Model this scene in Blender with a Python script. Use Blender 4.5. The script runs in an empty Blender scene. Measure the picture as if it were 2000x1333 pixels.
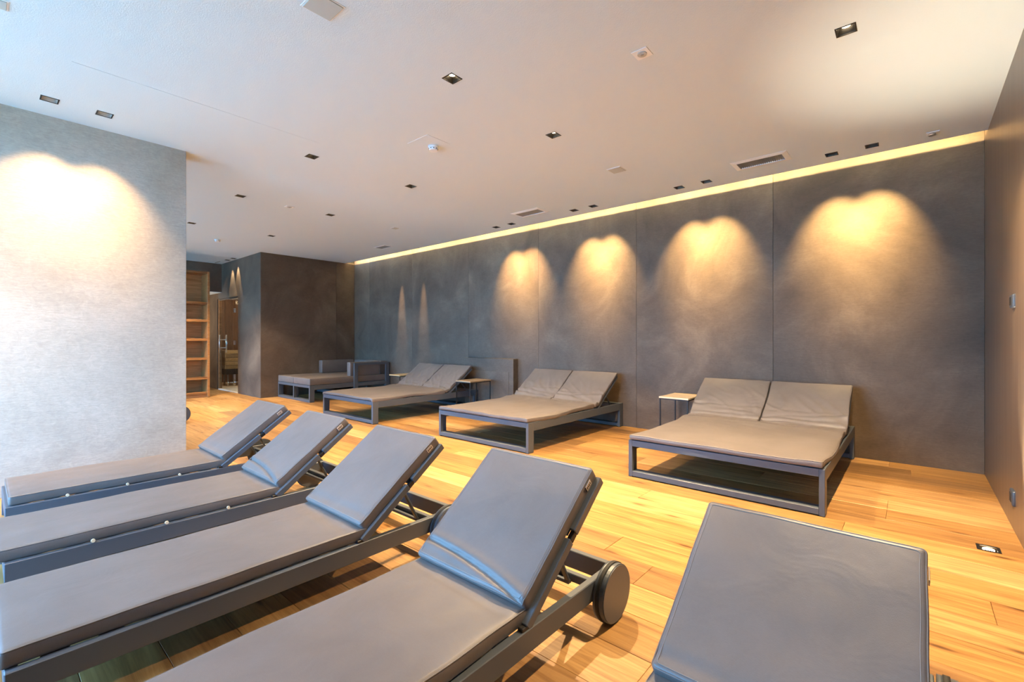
import bpy, bmesh, math, random
from mathutils import Vector, Matrix, noise
R = math.radians
random.seed(7)
C = bpy.context.scene.collection
sc = bpy.context.scene

# ------------------------------------------------------------------ camera
HC = 3.102                      # ceiling height
cam_d = bpy.data.cameras.new('camera'); cam = bpy.data.objects.new('camera', cam_d); C.objects.link(cam)
cam_d.sensor_width = 36.0; cam_d.lens = 36.0*903.1/2000.0
cam_d.shift_y = -0.00165
cam_d.clip_start = 0.02; cam_d.clip_end = 200
cam.location = (0, 0, 1.25)
cam.rotation_euler = (R(90), 0, math.atan2(785, 903.1))
sc.camera = cam

# ------------------------------------------------------------------ view / world
sc.view_settings.view_transform = 'Standard'
sc.view_settings.look = 'None'
sc.view_settings.gamma = 1.0
sc.view_settings.use_curve_mapping = False
sc.view_settings.exposure = 0.78
SKY = (0.22, 0.53, 1.0); SKY_STR = 20.5
WARM = (1.0, 0.72, 0.41)        # warm lamps
P_NEAR = 150.0; P_DOWN = 550.0; P_WALL = 270.0; P_LEFT = 150.0; P_UP = 200.0; P_COVE = 230.0
w = bpy.data.worlds.new('world'); sc.world = w; w.use_nodes = True
bg = w.node_tree.nodes['Background']; bg.inputs[0].default_value = (*SKY, 1); bg.inputs[1].default_value = SKY_STR

def portal(x0, x1, z0, z1, y):
    d = bpy.data.lights.new('sky_portal', 'AREA'); d.shape = 'RECTANGLE'; d.size = x1-x0; d.size_y = z1-z0
    d.cycles.is_portal = True
    o = bpy.data.objects.new('sky_portal', d); C.objects.link(o)
    o.location = ((x0+x1)/2, y, (z0+z1)/2); o.rotation_euler = (R(90), 0, 0)   # faces +Y, into the room
    return o
sun_d = bpy.data.lights.new('sun', 'SUN'); sun = bpy.data.objects.new('sun', sun_d); C.objects.link(sun)
sun_d.energy = 34.0; sun_d.angle = R(1); sun_d.color = (1.0, 0.97, 0.92); sun.rotation_euler = (R(-38), 0, R(12))   # high, from behind the building: it lights only the lawn outside
YS = -1.9                       # window wall behind the camera
WIN = [(-5.25, -3.55), (-3.45, -1.75), (-12.2, -9.3), (-7.6, -6.2)]
for a, b in WIN: portal(a, b, 0.08, 2.85, YS-0.02)

# ------------------------------------------------------------------ materials
def nt(name):
    m = bpy.data.materials.new(name); m.use_nodes = True
    return m, m.node_tree, m.node_tree.nodes['Principled BSDF']
def plain(name, col, rough=0.5, metal=0.0, spec=0.5, bump=0.0, bscale=200):
    m, t, b = nt(name)
    b.inputs['Base Color'].default_value = (*col, 1); b.inputs['Roughness'].default_value = rough
    b.inputs['Metallic'].default_value = metal; b.inputs['Specular IOR Level'].default_value = spec
    tc = t.nodes.new('ShaderNodeTexCoord'); n = t.nodes.new('ShaderNodeTexNoise'); n.inputs['Scale'].default_value = bscale
    t.links.new(tc.outputs['Object'], n.inputs['Vector'])
    if bump:
        bp = t.nodes.new('ShaderNodeBump'); bp.inputs['Strength'].default_value = bump; bp.inputs['Distance'].default_value = 0.002
        t.links.new(n.outputs['Fac'], bp.inputs['Height']); t.links.new(bp.outputs['Normal'], b.inputs['Normal'])
    else:
        mr = t.nodes.new('ShaderNodeMapRange'); mr.inputs['To Min'].default_value = rough*0.92; mr.inputs['To Max'].default_value = min(1, rough*1.08)
        t.links.new(n.outputs['Fac'], mr.inputs['Value']); t.links.new(mr.outputs['Result'], b.inputs['Roughness'])
    return m
def emis(name, col, s):
    m, t, b = nt(name)
    b.inputs['Base Color'].default_value = (*col, 1)
    b.inputs['Emission Color'].default_value = (*col, 1); b.inputs['Emission Strength'].default_value = s
    return m
def mapping(t, scale, src='Object', rnd=False):
    tc = t.nodes.new('ShaderNodeTexCoord'); mp = t.nodes.new('ShaderNodeMapping'); mp.inputs['Scale'].default_value = scale
    t.links.new(tc.outputs[src], mp.inputs['Vector'])
    if rnd:
        oi = t.nodes.new('ShaderNodeObjectInfo'); mu = t.nodes.new('ShaderNodeMath'); mu.operation = 'MULTIPLY'; mu.inputs[1].default_value = 37.0
        cb = t.nodes.new('ShaderNodeCombineXYZ'); t.links.new(oi.outputs['Random'], mu.inputs[0])
        for i in range(3): t.links.new(mu.outputs[0], cb.inputs[i])
        t.links.new(cb.outputs[0], mp.inputs['Location'])
    return mp
def ntex(t, mp, scale, detail=4, rough=0.5, dist=0.0):
    n = t.nodes.new('ShaderNodeTexNoise'); n.inputs['Scale'].default_value = scale; n.inputs['Detail'].default_value = detail
    n.inputs['Roughness'].default_value = rough; n.inputs['Distortion'].default_value = dist
    t.links.new(mp.outputs[0], n.inputs['Vector']); return n
def ramp(t, fac, stops):
    r = t.nodes.new('ShaderNodeValToRGB'); e = r.color_ramp.elements
    while len(e) < len(stops): e.new(0.5)
    for k, (p, c) in enumerate(stops): e[k].position = p; e[k].color = (*c, 1)
    t.links.new(fac, r.inputs['Fac']); return r
def mix(t, f, a, b, mode='MIX'):
    m = t.nodes.new('ShaderNodeMix'); m.data_type = 'RGBA'; m.blend_type = mode
    for sock, v in ((m.inputs[0], f), (m.inputs[6], a), (m.inputs[7], b)):
        if isinstance(v, (int, float)): sock.default_value = v
        elif isinstance(v, tuple): sock.default_value = (*v, 1)
        else: t.links.new(v, sock)
    return m.outputs[2]
def bump(t, b, h, strength, dist=0.002):
    bp = t.nodes.new('ShaderNodeBump'); bp.inputs['Strength'].default_value = strength; bp.inputs['Distance'].default_value = dist
    t.links.new(h, bp.inputs['Height']); t.links.new(bp.outputs['Normal'], b.inputs['Normal'])

def plaster(name, dark, mid, light, rough=0.6):
    """trowelled mineral plaster: cloudy tone, fine sideways brush marks"""
    m, t, b = nt(name)
    mp = mapping(t, (1, 1, 1), rnd=True)
    n1 = ntex(t, mp, 1.3, 5, 0.6, 0.6)
    c1 = ramp(t, n1.outputs['Fac'], [(0.3, dark), (0.55, mid), (0.8, light)])
    mp2 = mapping(t, (5, 5, 60), rnd=True); n2 = ntex(t, mp2, 3, 6, 0.7, 1.2)
    c2 = ramp(t, n2.outputs['Fac'], [(0.30, (0.72, 0.72, 0.72)), (0.55, (1, 1, 1)), (0.75, (1.18, 1.16, 1.13))])
    col = mix(t, 0.75, c1.outputs[0], c2.outputs[0], 'MULTIPLY')
    n3 = ntex(t, mp, 14, 5, 0.7, 2.0)
    c3 = ramp(t, n3.outputs['Fac'], [(0.35, (0.86, 0.86, 0.86)), (0.6, (1.0, 1.0, 1.0)), (0.8, (1.15, 1.13, 1.1))])
    col = mix(t, 0.7, col, c3.outputs[0], 'MULTIPLY')
    t.links.new(col, b.inputs['Base Color']); b.inputs['Roughness'].default_value = rough
    b.inputs['Specular IOR Level'].default_value = 0.35
    bump(t, b, n2.outputs['Fac'], 0.35, 0.003)
    return m

def oak(name, dark, mid, light, axis='X', knots=True, saw=True):
    m, t, b = nt(name)
    s = {'X': (0.55, 9, 9), 'Y': (9, 0.55, 9), 'Z': (9, 9, 0.55)}[axis]
    mp = mapping(t, s, rnd=True)
    n = ntex(t, mp, 2.2, 8, 0.65, 1.4)
    c = ramp(t, n.outputs['Fac'], [(0.30, dark), (0.50, mid), (0.72, light)])
    s2 = {'X': (1.6, 60, 60), 'Y': (60, 1.6, 60), 'Z': (60, 60, 1.6)}[axis]
    mp2 = mapping(t, s2, rnd=True); n2 = ntex(t, mp2, 1.5, 3, 0.6)
    c2 = ramp(t, n2.outputs['Fac'], [(0.35, (0.80, 0.76, 0.72)), (0.6, (1, 1, 1))])
    col = mix(t, 0.34, c.outputs[0], c2.outputs[0], 'MULTIPLY')
    oi = t.nodes.new('ShaderNodeObjectInfo')
    tone = ramp(t, oi.outputs['Random'], [(0.0, (0.46, 0.45, 0.50)), (0.2, (0.70, 0.66, 0.66)), (0.5, (1.02, 0.98, 0.85)), (0.8, (1.12, 1.14, 1.15)), (1.0, (1.35, 1.45, 1.75))])
    col = mix(t, 0.85, col, tone.outputs[0], 'MULTIPLY')
    if knots:
        s3 = {'X': (0.9, 3.4, 1), 'Y': (3.4, 0.9, 1), 'Z': (3.4, 1, 0.9)}[axis]
        mp3 = mapping(t, s3, rnd=True)
        v = t.nodes.new('ShaderNodeTexVoronoi'); v.voronoi_dimensions = '2D'; v.inputs['Scale'].default_value = 1.25; t.links.new(mp3.outputs[0], v.inputs['Vector'])
        kr = ramp(t, v.outputs['Distance'], [(0.0, (0.12, 0.07, 0.04)), (0.030, (0.28, 0.18, 0.11)), (0.07, (0.80, 0.70, 0.60)), (0.20, (1, 1, 1))])
        col = mix(t, 0.8, col, kr.outputs[0], 'MULTIPLY')
    t.links.new(col, b.inputs['Base Color'])
    b.inputs['Roughness'].default_value = 0.42; b.inputs['Specular IOR Level'].default_value = 0.4
    if saw:
        wv = t.nodes.new('ShaderNodeTexWave'); wv.wave_type = 'BANDS'; wv.bands_direction = axis; wv.inputs['Scale'].default_value = 26
        wv.inputs['Distortion'].default_value = 1.5
        mp4 = mapping(t, (1, 1, 1), rnd=True); t.links.new(mp4.outputs[0], wv.inputs['Vector'])
        ad = t.nodes.new('ShaderNodeMath'); ad.operation = 'ADD'
        sm = t.nodes.new('ShaderNodeMath'); sm.operation = 'MULTIPLY'; sm.inputs[1].default_value = 0.35
        t.links.new(wv.outputs['Fac'], sm.inputs[0]); t.links.new(sm.outputs[0], ad.inputs[0]); t.links.new(n2.outputs['Fac'], ad.inputs[1])
        bump(t, b, ad.outputs[0], 0.22, 0.0012)
    return m

def leather(name, col):
    m, t, b = nt(name)
    mp = mapping(t, (1, 1, 1)); n = ntex(t, mp, 3.2, 5, 0.6, 0.5)
    d = tuple(c*0.86 for c in col); l = tuple(min(1, c*1.10) for c in col)
    c = ramp(t, n.outputs['Fac'], [(0.3, d), (0.55, col), (0.8, l)])
    mw = mapping(t, (60, 600, 60)); wv = ntex(t, mw, 2, 3, 0.6)
    cw = ramp(t, wv.outputs['Fac'], [(0.35, (0.93, 0.93, 0.93)), (0.65, (1.05, 1.05, 1.05))])
    cc = mix(t, 0.8, c.outputs[0], cw.outputs[0], 'MULTIPLY')
    t.links.new(cc, b.inputs['Base Color']); b.inputs['Roughness'].default_value = 0.46; b.inputs['Specular IOR Level'].default_value = 0.5
    n2 = ntex(t, mp, 5.0, 3, 0.5, 0.8); n3 = ntex(t, mp, 420, 2, 0.5)
    ad = t.nodes.new('ShaderNodeMath'); ad.operation = 'MULTIPLY_ADD'; ad.inputs[1].default_value = 0.05
    t.links.new(n3.outputs['Fac'], ad.inputs[0]); t.links.new(n2.outputs['Fac'], ad.inputs[2])
    bump(t, b, ad.outputs[0], 0.5, 0.008)
    return m

M = {}
M['ceiling'] = plain('ceiling_paint', (0.655, 0.755, 0.825), 0.9, spec=0.2, bump=0.5, bscale=150)
M['white'] = plain('white_enamel', (0.80, 0.84, 0.86), 0.45)
M['offwhite'] = plain('satin_white_plate', (0.47, 0.52, 0.52), 0.5)
M['dark_plaster'] = plaster('dark_plaster', (0.080, 0.057, 0.041), (0.132, 0.096, 0.068), (0.205, 0.153, 0.108))
M['light_plaster'] = plaster('light_plaster', (0.38, 0.33, 0.27), (0.46, 0.405, 0.34), (0.54, 0.48, 0.41))
M['backing'] = plain('dark_backing', (0.02, 0.018, 0.016), 0.9)
M['oak'] = oak('oak_planks', (0.20, 0.095, 0.030), (0.35, 0.188, 0.062), (0.49, 0.292, 0.112))
M['oak_shelf'] = oak('oak_shelf', (0.22, 0.095, 0.03), (0.31, 0.145, 0.05), (0.40, 0.20, 0.075), 'Y', knots=False, saw=False)
M['oak_pale'] = oak('pale_oak', (0.40, 0.29, 0.16), (0.50, 0.375, 0.215), (0.58, 0.45, 0.28), 'X', knots=False, saw=False)
M['sauna'] = oak('thermo_wood', (0.07, 0.030, 0.015), (0.12, 0.052, 0.025), (0.18, 0.085, 0.04), 'Z', knots=False, saw=False)
M['frame'] = plain('anthracite_powder_coat', (0.072, 0.086, 0.106), 0.40, 0.0, 0.5)
M['black'] = plain('black_metal', (0.018, 0.016, 0.015), 0.4, 0.3)
M['rubber'] = plain('black_rubber', (0.012, 0.012, 0.012), 0.7)
M['lamp_can'] = plain('dark_lamp_housing', (0.03, 0.026, 0.022), 0.35, 0.5)
M['steel'] = plain('brushed_steel', (0.62, 0.61, 0.59), 0.28, 1.0)
M['leather'] = leather('taupe_cover', (0.138, 0.119, 0.112))
M['thread'] = plain('light_thread', (0.24, 0.22, 0.21), 0.7)
M['stud'] = plain('pale_stud', (0.72, 0.60, 0.42), 0.35)
M['tag'] = plain('woven_tag', (0.55, 0.54, 0.53), 0.35, 0.5)
M['lamp'] = emis('lamp_glow', (1.0, 0.80, 0.52), 14.0)
M['lamp_dim'] = emis('lamp_glow_dim', (1.0, 0.74, 0.45), 1.0)
M['lamp_bright'] = emis('lamp_glow_bright', (1.0, 0.88, 0.62), 30.0)
M['led'] = emis('led_strip', (1.0, 0.72, 0.34), 6.0)
M['grille'] = plain('grey_louvre', (0.36, 0.39, 0.41), 0.5, 0.3)
M['socket'] = plain('slate_socket', (0.045, 0.055, 0.075), 0.35)
M['stone'] = plain('grey_sill', (0.62, 0.60, 0.56), 0.5)
# right wall: bronze lacquered boards with a soft vertical grain
m, t, b = nt('bronze_lacquer')
mp = mapping(t, (14, 14, 0.35)); n = ntex(t, mp, 1.6, 6, 0.6, 0.4)
c = ramp(t, n.outputs['Fac'], [(0.3, (0.10, 0.068, 0.046)), (0.55, (0.145, 0.102, 0.072)), (0.8, (0.20, 0.148, 0.108))])
t.links.new(c.outputs[0], b.inputs['Base Color']); b.inputs['Roughness'].default_value = 0.34; b.inputs['Specular IOR Level'].default_value = 0.6
bump(t, b, n.outputs['Fac'], 0.08, 0.002); M['lacquer'] = m
# clear glass
m = bpy.data.materials.new('clear_glass'); m.use_nodes = True; t = m.node_tree
for x in list(t.nodes): t.nodes.remove(x)
out = t.nodes.new('ShaderNodeOutputMaterial'); mx = t.nodes.new('ShaderNodeMixShader'); tr = t.nodes.new('ShaderNodeBsdfTransparent'); gl = t.nodes.new('ShaderNodeBsdfGlossy')
lw = t.nodes.new('ShaderNodeLayerWeight'); lw.inputs['Blend'].default_value = 0.5
pw = t.nodes.new('ShaderNodeMath'); pw.operation = 'POWER'; pw.inputs[1].default_value = 5.0; t.links.new(lw.outputs['Facing'], pw.inputs[0])
fr = t.nodes.new('ShaderNodeMath'); fr.operation = 'MULTIPLY_ADD'; fr.inputs[1].default_value = 0.9; fr.inputs[2].default_value = 0.04; t.links.new(pw.outputs[0], fr.inputs[0])
gl.inputs['Roughness'].default_value = 0.02; tr.inputs['Color'].default_value = (0.93, 0.96, 0.95, 1)
t.links.new(fr.outputs[0], mx.inputs[0]); t.links.new(tr.outputs[0], mx.inputs[1]); t.links.new(gl.outputs[0], mx.inputs[2]); t.links.new(mx.outputs[0], out.inputs[0]); M['glass'] = m

# ------------------------------------------------------------------ mesh helpers
def link_mesh(name, bm, mat, parent=None, smooth=False):
    me = bpy.data.meshes.new(name); bm.normal_update(); bm.to_mesh(me); bm.free()
    me.materials.append(mat)
    if smooth:
        for p in me.polygons: p.use_smooth = True
    o = bpy.data.objects.new(name, me); C.objects.link(o)
    if parent: o.parent = parent
    return o
def tag(o, label=None, cat=None, group=None, kind=None):
    if label: o['label'] = label
    if cat: o['category'] = cat
    if group: o['group'] = group
    if kind: o['kind'] = kind
    return o
def empty(name, loc=(0, 0, 0), rz=0):
    o = bpy.data.objects.new(name, None); C.objects.link(o); o.location = loc; o.rotation_euler = (0, 0, rz); o.empty_display_size = 0.1
    return o
def addbox(bm, x0, x1, y0, y1, z0, z1, bev=0.0, mtx=None):
    g = bmesh.ops.create_cube(bm, size=1.0); vs = g['verts']
    for v in vs: v.co = Vector(((x0+x1)/2+v.co.x*(x1-x0), (y0+y1)/2+v.co.y*(y1-y0), (z0+z1)/2+v.co.z*(z1-z0)))
    if bev > 0:
        es = list({e for v in vs for e in v.link_edges})
        r = bmesh.ops.bevel(bm, geom=es, offset=bev, segments=1, profile=0.5, affect='EDGES')
        vs = list({v for f in r['faces'] for v in f.verts} | {v for v in vs if v.is_valid})
    if mtx is not None:
        for v in vs: v.co = mtx @ v.co
    return vs
def box(name, x0, x1, y0, y1, z0, z1, mat, parent=None, bev=0.0, mtx=None):
    bm = bmesh.new(); addbox(bm, x0, x1, y0, y1, z0, z1, bev, mtx)
    return link_mesh(name, bm, mat, parent)
def addcyl(bm, p, q, r, seg=16, r2=None):
    p = Vector(p); q = Vector(q); d = q-p
    rot = d.to_track_quat('Z', 'Y').to_matrix().to_4x4()
    bmesh.ops.create_cone(bm, cap_ends=True, segments=seg, radius1=r, radius2=r if r2 is None else r2, depth=d.length, matrix=Matrix.Translation((p+q)/2) @ rot)
def cyl(name, p, q, r, mat, parent=None, seg=16, r2=None):
    bm = bmesh.new(); addcyl(bm, p, q, r, seg, r2); o = link_mesh(name, bm, mat, parent)
    for f in o.data.polygons: f.use_smooth = len(f.vertices) == 4
    return o
def lin(h, r, n):
    """sample positions -h..h, dense at the rounded rim"""
    a = [-h, -h+r*0.3, -h+r*0.65, -h+r]; s = [(-h+r)+(2*(h-r))*k/n for k in range(1, n)]
    return a+s+[-v for v in reversed(a)]
def rbox(name, hx, hy, hz, r, nx, ny, mat, parent=None, fn=None, smooth=True):
    """rounded box shell on a lattice; fn deforms each point"""
    X = lin(hx, r, nx); Y = lin(hy, r, ny); rz = min(r, hz*0.98); Z = [-hz, -hz+rz*0.35, -hz+rz*0.8, hz-rz*0.8, hz-rz*0.35, hz]
    I, J, K = len(X), len(Y), len(Z); V = {}; co = []
    def vid(i, j, k):
        key = (i, j, k)
        if key not in V:
            p = Vector((X[i], Y[j], Z[k]))
            inn = Vector((max(-hx+r, min(hx-r, p.x)), max(-hy+r, min(hy-r, p.y)), max(-hz+rz, min(hz-rz, p.z))))
            d = p-inn
            if d.length > 1e-9:
                e = Vector((d.x/r, d.y/r, d.z/rz)); e.normalize(); p = inn+Vector((e.x*r, e.y*r, e.z*rz))
            if fn: p = fn(p)
            V[key] = len(co); co.append(p)
        return V[key]
    F = []
    for i in range(I-1):
        for j in range(J-1):
            F.append((vid(i, j, K-1), vid(i+1, j, K-1), vid(i+1, j+1, K-1), vid(i, j+1, K-1)))
            F.append((vid(i, j, 0), vid(i, j+1, 0), vid(i+1, j+1, 0), vid(i+1, j, 0)))
    for i in range(I-1):
        for k in range(K-1):
            F.append((vid(i, 0, k), vid(i+1, 0, k), vid(i+1, 0, k+1), vid(i, 0, k+1)))
            F.append((vid(i, J-1, k), vid(i, J-1, k+1), vid(i+1, J-1, k+1), vid(i+1, J-1, k)))
    for j in range(J-1):
        for k in range(K-1):
            F.append((vid(0, j, k), vid(0, j, k+1), vid(0, j+1, k+1), vid(0, j+1, k)))
            F.append((vid(I-1, j, k), vid(I-1, j+1, k), vid(I-1, j+1, k+1), vid(I-1, j, k+1)))
    me = bpy.data.meshes.new(name); me.from_pydata(co, [], F); me.materials.append(mat)
    if smooth:
        for p in me.polygons: p.use_smooth = True
    o = bpy.data.objects.new(name, me); C.objects.link(o)
    if parent: o.parent = parent
    return o
def tube(name, pts, r, mat, parent=None, seg=6, closed=True):
    """thin tube through points"""
    n = len(pts); co = []; F = []
    for i, p in enumerate(pts):
        a = pts[(i-1) % n] if closed or i > 0 else p; c2 = pts[(i+1) % n] if closed or i < n-1 else p
        d = (c2-a).normalized(); up = Vector((0, 0, 1)) if abs(d.z) < 0.9 else Vector((1, 0, 0))
        s = d.cross(up).normalized(); u = s.cross(d).normalized()
        for k in range(seg):
            an = 2*math.pi*k/seg; co.append(p+s*math.cos(an)*r+u*math.sin(an)*r)
    m2 = n if closed else n-1
    for i in range(m2):
        j = (i+1) % n
        for k in range(seg):
            l = (k+1) % seg; F.append((i*seg+k, i*seg+l, j*seg+l, j*seg+k))
    me = bpy.data.meshes.new(name); me.from_pydata(co, [], F); me.materials.append(mat)
    for p in me.polygons: p.use_smooth = True
    o = bpy.data.objects.new(name, me); C.objects.link(o)
    if parent: o.parent = parent
    return o
def copy_tree(o, parent=None):
    c = o.copy(); C.objects.link(c); c.parent = parent
    for ch in list(o.children): copy_tree(ch, c)
    return c

# ------------------------------------------------------------------ setting
XR = 0.493; YB = 6.079; XL = -5.41; YL = 1.333; XB = -10.45; YBk = 3.90; XF = -12.86; XW = -15.0
ROW = 0.243; Y0 = 3.157-ROW*21
fl = box('floor', XW, XR+0.2, YS-0.1, YB+0.2, -0.12, -0.018, M['backing']); tag(fl, kind='structure')
# floor planks, laid along the long wall; the fourth value makes a hole for the floor lamp
HOLE = (0.284, 0.388, 3.897, 4.001)
def plank(x0, x1, y0, y1, z):
    g = 0.0007; o = box('plank', x0+g, x1-g, y0+g, y1-g, -0.018, z, M['oak'], None, 0.0)
    # a narrow chamfer along the top edges
    me = o.data; bm = bmesh.new(); bm.from_mesh(me)
    es = [e for e in bm.edges if all(v.co.z > -0.01 for v in e.verts)]
    bmesh.ops.bevel(bm, geom=es, offset=0.0016, segments=1, affect='EDGES'); bm.to_mesh(me); bm.free()
    cx = (x0+x1)/2; cy = (y0+y1)/2
    for v in me.vertices: v.co.x -= cx; v.co.y -= cy
    o.location = (cx, cy, 0); o.parent = fl
    return o
rnd = random.Random(3)
nrow = 0; y = Y0
while y < YB:
    y1 = min(y+ROW, YB+0.05)
    x = XR+0.05
    first = True
    while x > XW:
        L = rnd.uniform(1.7, 2.5)
        if first: L = rnd.uniform(0.5, 2.2); first = False
        if abs(y-2.914) < 0.01 and x > 0.4: L = x-0.275
        x0 = max(XW, x-L)
        z = rnd.uniform(-0.0006, 0.0006)
        if y0h := (y < HOLE[3] and y1 > HOLE[2] and x > HOLE[0] and x0 < HOLE[1]):
            # plank notched round the in-floor lamp: four pieces of the same board
            bm = bmesh.new()
            for (a, b2, c2, d2) in ((x0, HOLE[0], y, y1), (HOLE[1], x, y, y1), (HOLE[0], HOLE[1], y, max(y, HOLE[2])), (HOLE[0], HOLE[1], min(HOLE[3], y1), y1)):
                a2 = max(a, x0); b3 = min(b2, x)
                if b3-a2 > 0.002 and d2-c2 > 0.002: addbox(bm, a2, b3, c2+0.0007, d2-0.0007, -0.018, 0)
            link_mesh('plank', bm, M['oak'], fl)
        else: plank(x0, x, y, y1, z)
        x = x0
    y += ROW

# long back wall: panels with open joints over a dark backing
wb = box('wall_back', XB-0.1, XR+0.15, YB+0.014, YB+0.2, 0, 3.45, M['backing']); tag(wb, kind='structure')
seams = [XB, -9.77, -8.12, -6.378, -4.70, -2.957, -1.242, XR]
for a, b2 in zip(seams[:-1], seams[1:]):
    o = box('panel', -(b2-a)/2+0.0016, (b2-a)/2-0.0016, 0, 0.014, -1.72, 1.72, M['dark_plaster'], wb, 0.0012)
    o.location = ((a+b2)/2, YB, 1.72)
# right wall
wr = box('wall_right', XR, XR+0.15, YS, YB+0.01, 0, 3.45, M['lacquer']); tag(wr, kind='structure')
# left partition
wl = box('wall_left', XL-0.30, XL, YS, YL, 0, 3.2, M['light_plaster'], None, 0.003); tag(wl, kind='structure')
# sauna block: side facing the room (two panels) and the front with the glass door
ws = box('wall_side', XB-0.10, XB-0.014, YBk+0.02, YB+0.1, 0, 3.2, M['backing']); tag(ws, kind='structure')
for a, b2 in ((YBk, 5.60), (5.60, YB)):
    o = box('panel', -0.014, 0, -(b2-a)/2+0.0025, (b2-a)/2-0.0025, -1.56, 1.56, M['dark_plaster'], ws, 0.0012)
    o.location = (XB, (a+b2)/2, 1.56)
DX0, DX1, DZ = -13.16, -11.76, 2.25
bm = bmesh.new()
addbox(bm, DX1, XB-0.014, YBk, YBk+0.10, 0, 3.2); addbox(bm, XW, DX0, YBk, YBk+0.10, 0, 3.2); addbox(bm, DX0, DX1, YBk, YBk+0.10, DZ, 3.2)
wf = link_mesh('wall_front', bm, M['dark_plaster']); tag(wf, kind='structure')
# far wall with the passage beside the block
bm = bmesh.new()
addbox(bm, XF-0.12, XF, YS, 3.30, 0, 3.2); addbox(bm, XF-0.12, XF, 3.30, YBk, 2.41, 3.2)
wa = link_mesh('wall_far', bm, M['dark_plaster']); tag(wa, kind='structure')
ps = box('trim_passage_soffit', XW, XF, 3.0, YBk, 2.40, 2.409, M['ceiling']); tag(ps, kind='structure'); ps.name = 'trim_1'
pe = box('wall_passage', XW-0.1, XW, YS, 6.3, 0, 3.45, M['dark_plaster']); tag(pe, kind='structure')
# window wall behind the camera
bm = bmesh.new()
xs = sorted([v for w2 in WIN for v in w2]); edges = [XW]+xs+[XR]
for k in range(0, len(edges), 2): addbox(bm, edges[k], edges[k+1], YS-0.15, YS, 0, 3.45)
for a, b2 in WIN: addbox(bm, a, b2, YS-0.15, YS, 0, 0.08); addbox(bm, a, b2, YS-0.15, YS, 2.85, 3.45)
wo = link_mesh('wall_window', bm, M['dark_plaster']); tag(wo, kind='structure')
for k, (a, b2) in enumerate(WIN):
    wn = empty('window_%d' % (k+1), ((a+b2)/2, YS-0.08, 0.08)); tag(wn, kind='structure'); h = (b2-a)/2; H = 2.77
    bm = bmesh.new()
    addbox(bm, -h, -h+0.06, -0.03, 0.03, 0, H); addbox(bm, h-0.06, h, -0.03, 0.03, 0, H); addbox(bm, -h+0.06, h-0.06, -0.03, 0.03, 0, 0.06)
    addbox(bm, -h+0.06, h-0.06, -0.03, 0.03, H-0.06, H); addbox(bm, -0.03, 0.03, -0.03, 0.03, 0.06, H-0.06)
    link_mesh('window_frame', bm, M['frame'], wn)
    box('pane', -h+0.06, -0.03, -0.003, 0.003, 0.06, H-0.06, M['glass'], wn); box('pane', 0.03, h-0.06, -0.003, 0.003, 0.06, H-0.06, M['glass'], wn)
gd = box('terrace', -20, 8, -14, YS-0.15, -0.2, -0.05, plain('lawn_green', (0.26, 0.29, 0.25), 0.9)); tag(gd, kind='structure')

# ceiling with openings for every recessed lamp and grille
DL = [(-0.307, 3.40), (-2.472, 2.197), (-2.466, 3.409), (-4.602, 2.204), (-4.592, 3.417), (-6.565, 2.205), (-6.555, 3.418), (-8.681, 2.21), (-8.676, 3.42), (-10.30, 2.30),  # last one is unseen, added to throw warm light on the bookcase
      (-4.60, -0.25), (-2.47, -0.25), (-0.31, -0.25)]  # unseen row added to warm the loungers and the lower partition
WP = [(-0.621, 5.59), (-0.303, 5.59), (-2.159, 5.59), (-1.837, 5.59), (-3.68, 5.59), (-3.363, 5.59), (-5.205, 5.59), (-4.869, 5.59)]
LW = [(-5.035, 0.352), (-5.025, 0.672), (-5.035, -0.9), (-5.03, -0.6)]
BW = [(-12.10, 3.79), (-11.74, 3.80)]
GR = [(-1.203, 5.32, 0.42, 0.18), (-4.235, 5.272, 0.42, 0.18), (-8.02, 5.30, 0.34, 0.16)]
holes = []
hs = 0.0455
for (x, y) in DL+WP+LW+BW: holes.append((x-hs, x+hs, y-hs, y+hs))
for (x, y, a, b2) in GR: holes.append((x-a/2, x+a/2, y-b2/2, y+b2/2))
XS = sorted({XW-0.05, XR+0.05} | {v for h in holes for v in h[:2]}); YE = 5.842; YSs = sorted({YS-0.1, YE} | {v for h in holes for v in h[2:]})
bm = bmesh.new(); vv = {}
def gv(i, j):
    if (i, j) not in vv: vv[(i, j)] = bm.verts.new((XS[i], YSs[j], HC))
    return vv[(i, j)]
for i in range(len(XS)-1):
    for j in range(len(YSs)-1):
        cx = (XS[i]+XS[i+1])/2; cy = (YSs[j]+YSs[j+1])/2
        if any(h[0] < cx < h[1] and h[2] < cy < h[3] for h in holes): continue
        bm.faces.new((gv(i, j), gv(i, j+1), gv(i+1, j+1), gv(i+1, j)))
r = bmesh.ops.extrude_face_region(bm, geom=list(bm.faces))
for v in [g for g in r['geom'] if isinstance(g, bmesh.types.BMVert)]: v.co.z += 0.0125
bmesh.ops.recalc_face_normals(bm, faces=list(bm.faces))
ce = link_mesh('ceiling', bm, M['ceiling']); tag(ce, kind='structure')
rf = box('ceiling', XW-0.1, XR+0.2, YS-0.2, YB+0.2, 3.45, 3.55, M['ceiling']); tag(rf, kind='structure'); rf.name = 'ceiling_slab'
up = box('trim_cove_upstand', XB-0.1, XR, 5.50, 5.52, HC+0.0125, 3.45, M['white']); up.name = 'trim_2'; tag(up, kind='structure')
ct = box('trim_joint', -4.236, -4.230, 0.4, 2.1, HC-0.0015, HC, M['ceiling']); ct.name = 'trim_3'; tag(ct, kind='structure')
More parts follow.
